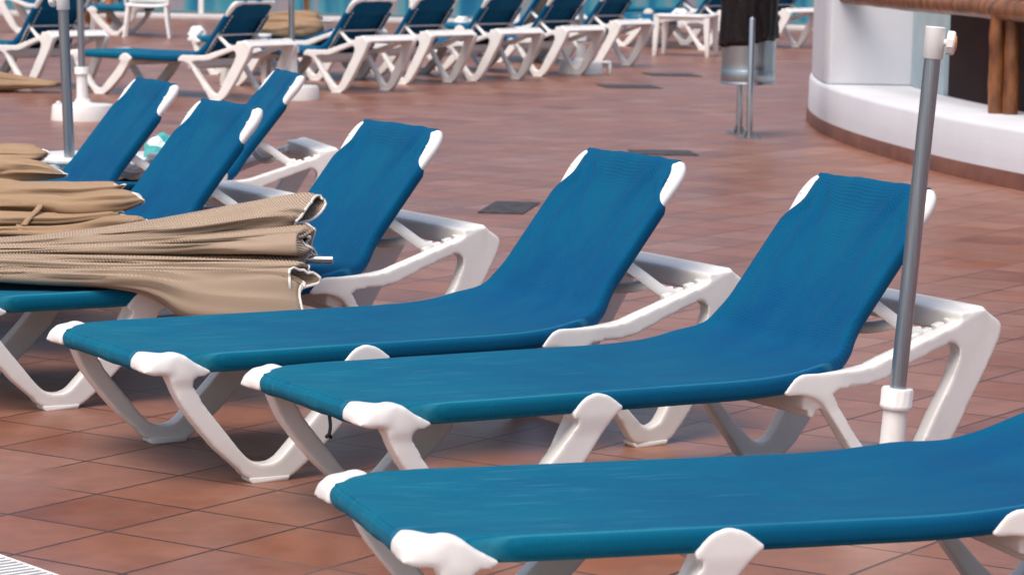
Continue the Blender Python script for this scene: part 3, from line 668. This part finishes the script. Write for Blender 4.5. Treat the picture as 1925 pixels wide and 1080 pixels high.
# ---------------------------------------------------------------- plastic side tables, stool, chair
def table(label, loc, rz, L, Wd, H, group='white plastic side tables'):
    root = empty('side_table', loc, rz, label, 'table', group)
    bm = bmesh.new(); c = .07
    pts = [(-L/2+c, -Wd/2), (L/2-c, -Wd/2), (L/2, -Wd/2+c), (L/2, Wd/2-c), (L/2-c, Wd/2), (-L/2+c, Wd/2), (-L/2, Wd/2-c), (-L/2, -Wd/2+c)]
    prism(bm, pts, H-.022, H, 'z'); from_bm('tabletop', bm, M_plastic, root, bevel=.006)
    for y in (-Wd/2+.035, Wd/2-.035):
        bm = bmesh.new()
        ar = [(-L/2+.05, H-.022), (-L/2+.05, H-.10)] + [(-L/2+.09+(L-.18)*k/10, H-.055-.035*abs(2*k/10-1)**2) for k in range(11)] + [(L/2-.05, H-.10), (L/2-.05, H-.022)]
        prism(bm, ar, y-.008, y+.008); from_bm('apron', bm, M_plastic, root)
    for sx in (-1, 1):
        for sy in (-1, 1):
            bm = bmesh.new(); x, y = sx*(L/2-.05), sy*(Wd/2-.05)
            rows = []
            for z, k, o in ((H-.022, .036, 0), (H*.5, .030, .008), (0, .022, .02)):
                rows.append([Vector((x+sx*o+a*k, y+sy*o+b_*k, z)) for a, b_ in ((-1, -1), (1, -1), (1, 1), (-1, 1))])
            V = grid_mesh(bm, rows, True); bm.faces.new(V[-1])
            from_bm('leg', bm, M_plastic, root, bevel=.008)
    return root
table('white side table beside the left grey pole, partly hidden by folded tan cloth', (-1.70, 12.55, 0), R(4), .62, .50, .425)
table('white plastic side table seen only by its legs under the second far lounger', (-2.35, 25.55, 0), R(0), .42, .5, .44)
table('white plastic table with arched apron between the far row and the litter bin', (1.89, 32.9, 0), R(-14), .66, .60, .46)
root = empty('step_stool', (.86, 28.6, 0), R(5), 'low white plastic stool at the foot of the sixth far lounger', 'stool')
bm = bmesh.new(); box(bm, -.06, .06, -.06, .06, .10, .125); from_bm('seat', bm, M_plastic, root, bevel=.006)
for sx in (-1, 1):
    for sy in (-1, 1):
        bm = bmesh.new(); box(bm, sx*.048-.012, sx*.048+.012, sy*.048-.012, sy*.048+.012, 0, .10); from_bm('leg', bm, M_plastic, root, bevel=.003)

root = empty('plastic_chair', (-4.42, 35.2, 0), R(4), 'white plastic chair standing by the water to the right of the sitting person', 'chair')
bm = bmesh.new(); rows = []
for j in range(8):
    y = -.24+.48*j/7; rows.append([Vector((-.25+.5*k/7, y, .40-.015*math.sin(math.pi*k/7))) for k in range(8)])
grid_mesh(bm, rows); o = from_bm('seat', bm, M_plastic, root); md = o.modifiers.new('s', 'SOLIDIFY'); md.thickness = .03; bake(o)
bm = bmesh.new(); rows = []
for j in range(7):
    z = .40+.42*j/6; rows.append([Vector((-.24+.48*k/7, .24+.07*j/6+.03*(1-(2*k/7-1)**2), z)) for k in range(8)])
grid_mesh(bm, rows); o = from_bm('backrest', bm, M_plastic, root); md = o.modifiers.new('s', 'SOLIDIFY'); md.thickness = .02; bake(o)
for sx in (-1, 1):
    for sy in (-1, 1):
        bm = bmesh.new(); tube(bm, [(sx*.22, sy*.21, .40), (sx*.24, sy*.24, .2), (sx*.27, sy*.27, 0)], .022, 10, rfun=lambda u: .028-.010*u); from_bm('leg', bm, M_plastic, root)
for sx in (-1, 1):
    bm = bmesh.new(); tube(bm, catmull([(sx*.25, -.2, .38), (sx*.27, -.2, .60), (sx*.27, -.1, .64), (sx*.26, .24, .66)], 5), .018, 10, squash=(1.4, .8)); from_bm('armrest', bm, M_plastic, root)

# ---------------------------------------------------------------- small soft things
def blob(name, label, cat, loc, size, M, sd, group=None):
    bm = bmesh.new(); bmesh.ops.create_icosphere(bm, subdivisions=4, radius=1)
    for v in bm.verts:
        c = v.co.copy(); k = 1+.20*noise.noise(c*1.6+Vector((sd, 0, 0)))+.10*noise.noise(c*4+Vector((0, sd, 0)))
        v.co = Vector((c.x*size[0]*k, c.y*size[1]*k, max(-.15, c.z)*size[2]*k+size[2]*.15))
    o = from_bm(name, bm, M, sharp=180); o.location = loc; return tag(o, label, cat, group)
blob('towel', 'small teal and white patterned cloth bundle on the white side table', 'towel', (-1.515, 12.5, .426), (.075, .07, .085), M_teal, 3)
blob('towel', 'crumpled white towel on the teal seat behind the white plastic table', 'towel', (1.98, 35.75, .36), (.105, .10, .075), M_towel, 5)
blob('towel', 'crumpled white towel on a seat left of the second far raised back', 'towel', (-2.98, 27.42, .345), (.085, .08, .075), M_towel, 8)
blob('towel', 'white towel on a seat edge seen between the third and fourth far backs', 'towel', (-.60, 31.9, .355), (.085, .10, .06), M_towel, 12)
# cream towel thrown over the top of a raised back, most of it hanging down behind
bm = bmesh.new(); rows = []; ca, sa = math.cos(R(52)), math.sin(R(52))
tp = catmull([(.33, .012, 0), (.50, .012, 0), (.575, .012, 0), (.597, -.012, 0), (.585, -.048, 0), (.45, -.056, 0), (.20, -.064, 0), (.06, -.070, 0)], 5)
for i, p in enumerate(tp):
    rows.append([Vector((1.295+ca*p.x-sa*(p.y+.004*noise.noise(Vector((y_*2, i*.3, 0)))), .12+.44*y_/10, .347+sa*p.x+ca*p.y)) for y_ in range(11)])
grid_mesh(bm, rows); o = from_bm('towel', bm, M_tan, sharp=120); md = o.modifiers.new('s', 'SOLIDIFY'); md.thickness = .006; bake(o)
o.location = (-1.10, 31.9, 0); o.rotation_euler.z = R(-36); tag(o, 'flat cream towel hanging between the fifth and sixth far raised backs', 'towel')

# ---------------------------------------------------------------- litter bin
root = empty('litter_bin', (1.615, 20.42, 0), 0, 'round steel litter bin on posts with a black liner, left of the white bar', 'litter bin')
bm = bmesh.new(); lathe(bm, [(.185, .365), (.192, .365), (.192, .375), (.189, .38), (.189, .52), (.189, 1.06), (.182, 1.06), (.182, .40)], 48, (0, 0, 0), cap0=True, cap1=False)
bn = from_bm('bucket', bm, M_steel, root)
bm = bmesh.new(); lathe(bm, [(.1905, .385), (.1915, .387), (.1915, .462), (.1905, .464)], 48, cap0=False, cap1=False); from_bm('band', bm, M_pole, bn)
bm = bmesh.new(); rows = []; seg = 72
for j in range(14):
    u = j/13; row = []
    for k in range(seg):
        th = 2*math.pi*k/seg; hem = .655+.035*math.sin(th*1+1.2)+.02*noise.noise(Vector((math.cos(th)*2, math.sin(th)*2, 3)))
        z = hem+(1.09-hem)*u
        rr = .197+.012*noise.noise(Vector((math.cos(th)*3, math.sin(th)*3, z*4)))+.007*math.sin(th*17+4*noise.noise(Vector((z*5, th, 0))))*(1-.3*u)
        row.append(Vector((rr*math.cos(th), rr*math.sin(th), z)))
    rows.append(row)
grid_mesh(bm, rows, True); o = from_bm('liner', bm, M_bag, bn); o.data.set_sharp_from_angle(angle=R(180)); md = o.modifiers.new('s', 'SOLIDIFY'); md.thickness = .003; md.offset = 1; bake(o)
for (px, py, zt) in ((.0, -.225, .83), (-.035, .225, .83)):
    bm = bmesh.new(); lathe(bm, [(.0225, .0), (.0225, zt-.01), (.018, zt), (.006, zt+.004)], 20, (px, py, 0)); ps = from_bm('post', bm, M_steel, root)
    bm = bmesh.new(); box(bm, px-.085, px+.085, py-.085, py+.085, 0, .008)
    for a_ in range(4):
        mt = Matrix.Translation((px, py, .008)) @ Matrix.Rotation(R(90*a_+45), 4, 'Z'); 
        vs = [bm.verts.new(mt @ Vector(p)) for p in ((.018, -.003, 0), (.07, -.003, 0), (.018, -.003, .07), (.018, .003, 0), (.07, .003, 0), (.018, .003, .07))]
        for f in ((0, 1, 2), (5, 4, 3), (0, 3, 4, 1), (1, 4, 5, 2), (2, 5, 3, 0)): bm.faces.new([vs[i] for i in f])
    for sx in (-1, 1):
        for sy in (-1, 1): lathe(bm, [(.010, .008), (.010, .022), (.004, .026)], 8, (px+sx*.07, py+sy*.07, 0))
    from_bm('base_plate', bm, M_steel, ps, smooth=False)
bm = bmesh.new(); box(bm, -.012, .012, -.215, -.185, .70, .73); box(bm, -.012, .012, -.215, -.185, .45, .48); from_bm('bracket', bm, M_steel, root)

# ---------------------------------------------------------------- white curved bar
outer = catmull([(4.6, 12.6, 0), (3.85, 14.1, 0), (3.30, 15.1, 0), (2.885, 16.45, 0), (2.555, 17.75, 0), (2.275, 19.6, 0), (2.185, 21.35, 0), (2.33, 23.0, 0), (2.85, 24.2, 0), (3.9, 25.0, 0), (5.4, 25.2, 0)], 14)
bar = empty('beach_bar', (2.9, 20, 0), 0, 'white rounded poolside bar wall with log rail and dark counter front', 'bar')
off = Vector((2.9, 20, 0))
def offset_curve(P, d):
    out = []
    for i, p in enumerate(P):
        a = P[max(i-1, 0)]; c = P[min(i+1, len(P)-1)]; t_ = (c-a).normalized(); out.append(p + Vector((t_.y, -t_.x, 0))*d)
    return out
inn = offset_curve(outer, .62)
def wallsheet(P, secs, name, M, parent, sharp=40):
    """secs: list of (inward offset, z)"""
    bm = bmesh.new(); cols = [[(q - off) + Vector((0, 0, z)) for q in offset_curve(P, d)] for d, z in secs]
    grid_mesh(bm, cols); return from_bm(name, bm, M, parent, sharp=sharp)
wallsheet(outer, [(.0, .09), (.0, .15), (.004, .318), (.012, .338), (.03, .345), (.62, .345), (.62, .0)], 'low_wall', M_wall, bar)
wallsheet(outer, [(-.012, 0), (-.012, .088), (-.008, .095), (.012, .095)], 'skirting', M_skirt, bar)
# pillar: from its front face at y=20.9 round the back
pl = [p for p in outer if 20.9 < p.y and p.x < 3.0]
pts = [(p.x+.02, p.y) for p in pl]; pts = [(2.235, 20.9)] + pts + [(3.05, 24.2), (3.05, 20.9)]
bm = bmesh.new(); prism(bm, [(x-off.x, y-off.y) for x, y in pts], .347, 3.2, 'z'); from_bm('pillar', bm, M_wall, bar, bevel=.05, seg=4, sharp=50)
# pale pane and dark boards along the inner edge of the ledge
def strip(y0, y1, z0, z1, M, name, thick=.06, parent=bar):
    P = [p for p in inn if y0 <= p.y <= y1]
    a = min(inn, key=lambda p: abs(p.y-y0)); P.sort(key=lambda p: p.y)
    bm = bmesh.new(); rows = [[(p-off)+Vector((dx, 0, z)) for dx, z in ((.004, z0), (.004, z1), (thick, z1), (thick, z0))] for p in P]
    V = grid_mesh(bm, rows, True); bm.faces.new(V[0]); bm.faces.new(V[-1][::-1]); return from_bm(name, bm, M, parent)
strip(19.75, 21.2, .349, 1.6, M_bluepanel, 'side_pane')
cf = strip(12.4, 19.75, .349, 1.9, M_dark, 'counter_front')
bm = bmesh.new(); box(bm, -.03, .14, .55, .85, .35, .86); from_bm('equipment_box', bm, M_tealbox, bar, bevel=.01)
bm = bmesh.new(); box(bm, -.02, .10, .50, .56, .95, 1.5); from_bm('shutter', bm, M_tealbox, bar)
for (x, y, z) in ((3.14, 18.75, .93), (3.50, 17.2, .86), (3.42, 17.75, .93)):
    bm = bmesh.new(); box(bm, -.03, .01, -.10, .10, -.05, .10, Matrix.Translation(Vector((x, y, z))-off) @ Matrix.Rotation(R(12), 4, 'Z')); from_bm('vent_panel', bm, M_bluepanel, cf)
def log(name, pts, r, sd, parent):
    bm = bmesh.new(); P = catmull([Vector(p)-off for p in pts], 10); n = len(P)
    tube(bm, P, r, 20, rfun=lambda u: r*(1+.10*noise.noise(Vector((u*6, sd, 0)))))
    for v in bm.verts: v.co += v.normal*0 + Vector((noise.noise(v.co*7+Vector((sd, 0, 0))), noise.noise(v.co*7+Vector((0, sd, 0))), noise.noise(v.co*7+Vector((0, 0, sd)))))*.006
    return from_bm(name, bm, M_wood, parent, sharp=60)
log('log_rail', [(2.33, 20.95, .985), (2.62, 19.4, .985), (2.95, 17.9, .980), (3.30, 16.6, .975), (3.9, 15.0, .97)], .068, 2, bar)
log('log_post', [(2.935, 17.92, .34), (2.93, 17.92, .65), (2.925, 17.90, .98)], .048, 5, bar)
log('log_post', [(3.012, 17.86, .34), (3.015, 17.86, .65), (3.012, 17.88, .98)], .049, 9, bar)

# ---------------------------------------------------------------- floor covers and grate
def cover(label, c, u, v, M=M_drain):
    """c centre, u and v half extents as vectors"""
    bm = bmesh.new(); c = Vector((*c, 0)); u = Vector((*u, 0)); v = Vector((*v, 0))
    a = math.atan2(u.y, u.x); lu, lv = u.length, v.length
    box(bm, -lu, lu, -lv, lv, 0.001, .006)
    for i in range(9): 
        x = -lu*.9+1.8*lu*i/8; box(bm, x-lu*.07, x+lu*.07, -lv*.9, lv*.9, .0062, .0072)
    o = from_bm('drain_cover', bm, M, smooth=False); o.location = c; o.rotation_euler.z = a
    return tag(o, label, 'drain cover', 'dark drain covers in the tiled floor')
cover('dark square drain cover in the floor just left of the central raised back', (-.022, 14.92), (.045, .30), (.108, -.04))
cover('dark drain cover partly hidden behind the top of the central raised back', (.95, 18.75), (.20, .02), (-.02, .19))
cover('dark drain cover on the far floor below the right end of the far row', (1.02, 26.4), (.25, .04), (-.04, .25))
cover('dark drain cover farthest back, left of the litter bin', (1.52, 28.6), (.24, .04), (-.04, .25))
root = empty('floor_grate', (-1.151, 6.528, 0), math.atan2(6.349-6.528, -1.002+1.151), 'white slatted drain grate in the bottom left corner', 'grate')
bm = bmesh.new(); box(bm, -1.5, 3, -.012, 0, 0.0005, .006); box(bm, -1.5, 3, -.262, -.25, .0005, .006); from_bm('rim', bm, M_plastic2, root, smooth=False)
bm = bmesh.new()
for i in range(150): 
    x = -1.4+i*.026; box(bm, x, x+.014, -.25, -.012, .001, .008, Matrix.Identity(4))
from_bm('slats', bm, M_plastic2, root, smooth=False)
bm = bmesh.new(); box(bm, -1.5, 3, -.2499, -.0121, .0002, .0008); from_bm('channel', bm, M_drain, root, smooth=False)

# ---------------------------------------------------------------- pool edge with glass screens
bm = bmesh.new(); box(bm, -14, 9, 41.3, 42.2, 0, .07)
o = from_bm('pool_coping', bm, M_coping, bevel=.015); tag(o, 'pale raised stone edge of the pool running across the far side', 'pool edge')
scr = empty('glass_screen', (-12, 41.9, .07), 0, 'blue glass screen with white posts along the pool edge', 'glass screen')
for i in range(14):
    x = i*1.5; bm = bmesh.new(); box(bm, x+.05, x+1.45, -.01, .01, .04, 1.5); from_bm('pane', bm, M_glass, scr, smooth=False)
    bm = bmesh.new(); box(bm, x-.035, x+.035, -.035, .035, 0, 1.55); from_bm('post', bm, M_plastic if i % 3 else M_wood, scr, bevel=.005)
bm = bmesh.new(); grid_mesh(bm, [[(-40, 42.2, .03), (40, 42.2, .03)], [(-40, 80, .03), (40, 80, .03)]])
M_water, t, b = mat('pool_water', (.02, .20, .26), .08); n = N(t, 'ShaderNodeTexNoise'); n.inputs['Scale'].default_value = 3; bump(t, b, n.outputs[0], .3, .05)
tag(from_bm('water', bm, M_water, smooth=False), kind='structure')

# ---------------------------------------------------------------- sitting person (only the lower legs fall inside the frame)
root = empty('person', (-5.20, 36.7, 0), 0, 'person in white trainers sitting at the pool, only bare lower legs visible', 'person')
def skin_body(name, verts, edges, M, parent, lev=2):
    me = bpy.data.meshes.new(name); me.from_pydata([v[:3] for v in verts], edges, []); o = bpy.data.objects.new(name, me); COL.objects.link(o)
    md = o.modifiers.new('skin', 'SKIN'); md.use_smooth_shade = True
    for i, v in enumerate(verts): me.skin_vertices[0].data[i].radius = (v[3], v[3] if len(v) < 5 else v[4])
    me.skin_vertices[0].data[0].use_root = True
    s = o.modifiers.new('sub', 'SUBSURF'); s.levels = lev; s.render_levels = lev
    bake(o); o.data.materials.clear(); o.data.materials.append(M); o.parent = parent
    for p in o.data.polygons: p.use_smooth = True
    return o
bv = [(0, .25, .50, .15, .12), (0, .28, .72, .14, .11), (0, .28, .92, .16, .11), (0, .28, 1.05, .055), (0, .26, 1.13, .075, .085), (0, .25, 1.22, .075, .09)]
be = [(0, 1), (1, 2), (2, 3), (3, 4), (4, 5)]
for s in (-1, 1):
    n0 = len(bv)
    bv += [(s*.10, .18, .48, .09), (s*.13, -.18, .50, .062), (s*.14, -.20, .28, .052), (s*.13, -.16, .09, .034), (s*.14, -.26, .035, .035, .028)]
    be += [(0, n0), (n0, n0+1), (n0+1, n0+2), (n0+2, n0+3), (n0+3, n0+4)]
    n1 = len(bv)
    bv += [(s*.19, .28, .98, .055), (s*.24, .18, .74, .042), (s*.16, -.06, .60, .030), (s*.14, -.14, .585, .024)]
    be += [(2, n1), (n1, n1+1), (n1+1, n1+2), (n1+2, n1+3)]
body = skin_body('body', bv, be, M_skin, root)
skin_body('shorts', [(0, .25, .50, .165, .135), (-.11, .12, .49, .10), (-.135, -.10, .50, .085), (.11, .12, .49, .10), (.135, -.10, .50, .085)], [(0, 1), (1, 2), (0, 3), (3, 4)], M_shorts, root)
skin_body('shirt', [(0, .26, .58, .16, .13), (0, .28, .76, .155, .125), (0, .28, .95, .175, .125), (0, .28, 1.02, .08)], [(0, 1), (1, 2), (2, 3)], M_shirt, root)
skin_body('hair', [(0, .275, 1.17, .08, .08), (0, .265, 1.25, .08, .09)], [(0, 1)], M_hair, root)
for s in (-1, 1): skin_body('trainer', [(s*.13, -.14, .05, .042), (s*.135, -.22, .045, .045), (s*.145, -.32, .035, .038, .030)], [(0, 1), (1, 2)], M_shoe, root)
root2 = empty('pool_stool', (-5.20, 36.95, 0), 0, 'white plastic stool the sitting person uses by the pool', 'stool')
bm = bmesh.new(); lathe(bm, [(.19, .36), (.2, .365), (.2, .385), (.18, .395)], 32); from_bm('seat', bm, M_plastic, root2)
for k in range(4):
    bm = bmesh.new(); c_, s_ = math.cos(R(45+90*k)), math.sin(R(45+90*k)); tube(bm, [(.13*c_, .13*s_, .36), (.19*c_, .19*s_, 0)], .016, 8); from_bm('leg', bm, M_plastic, root2)
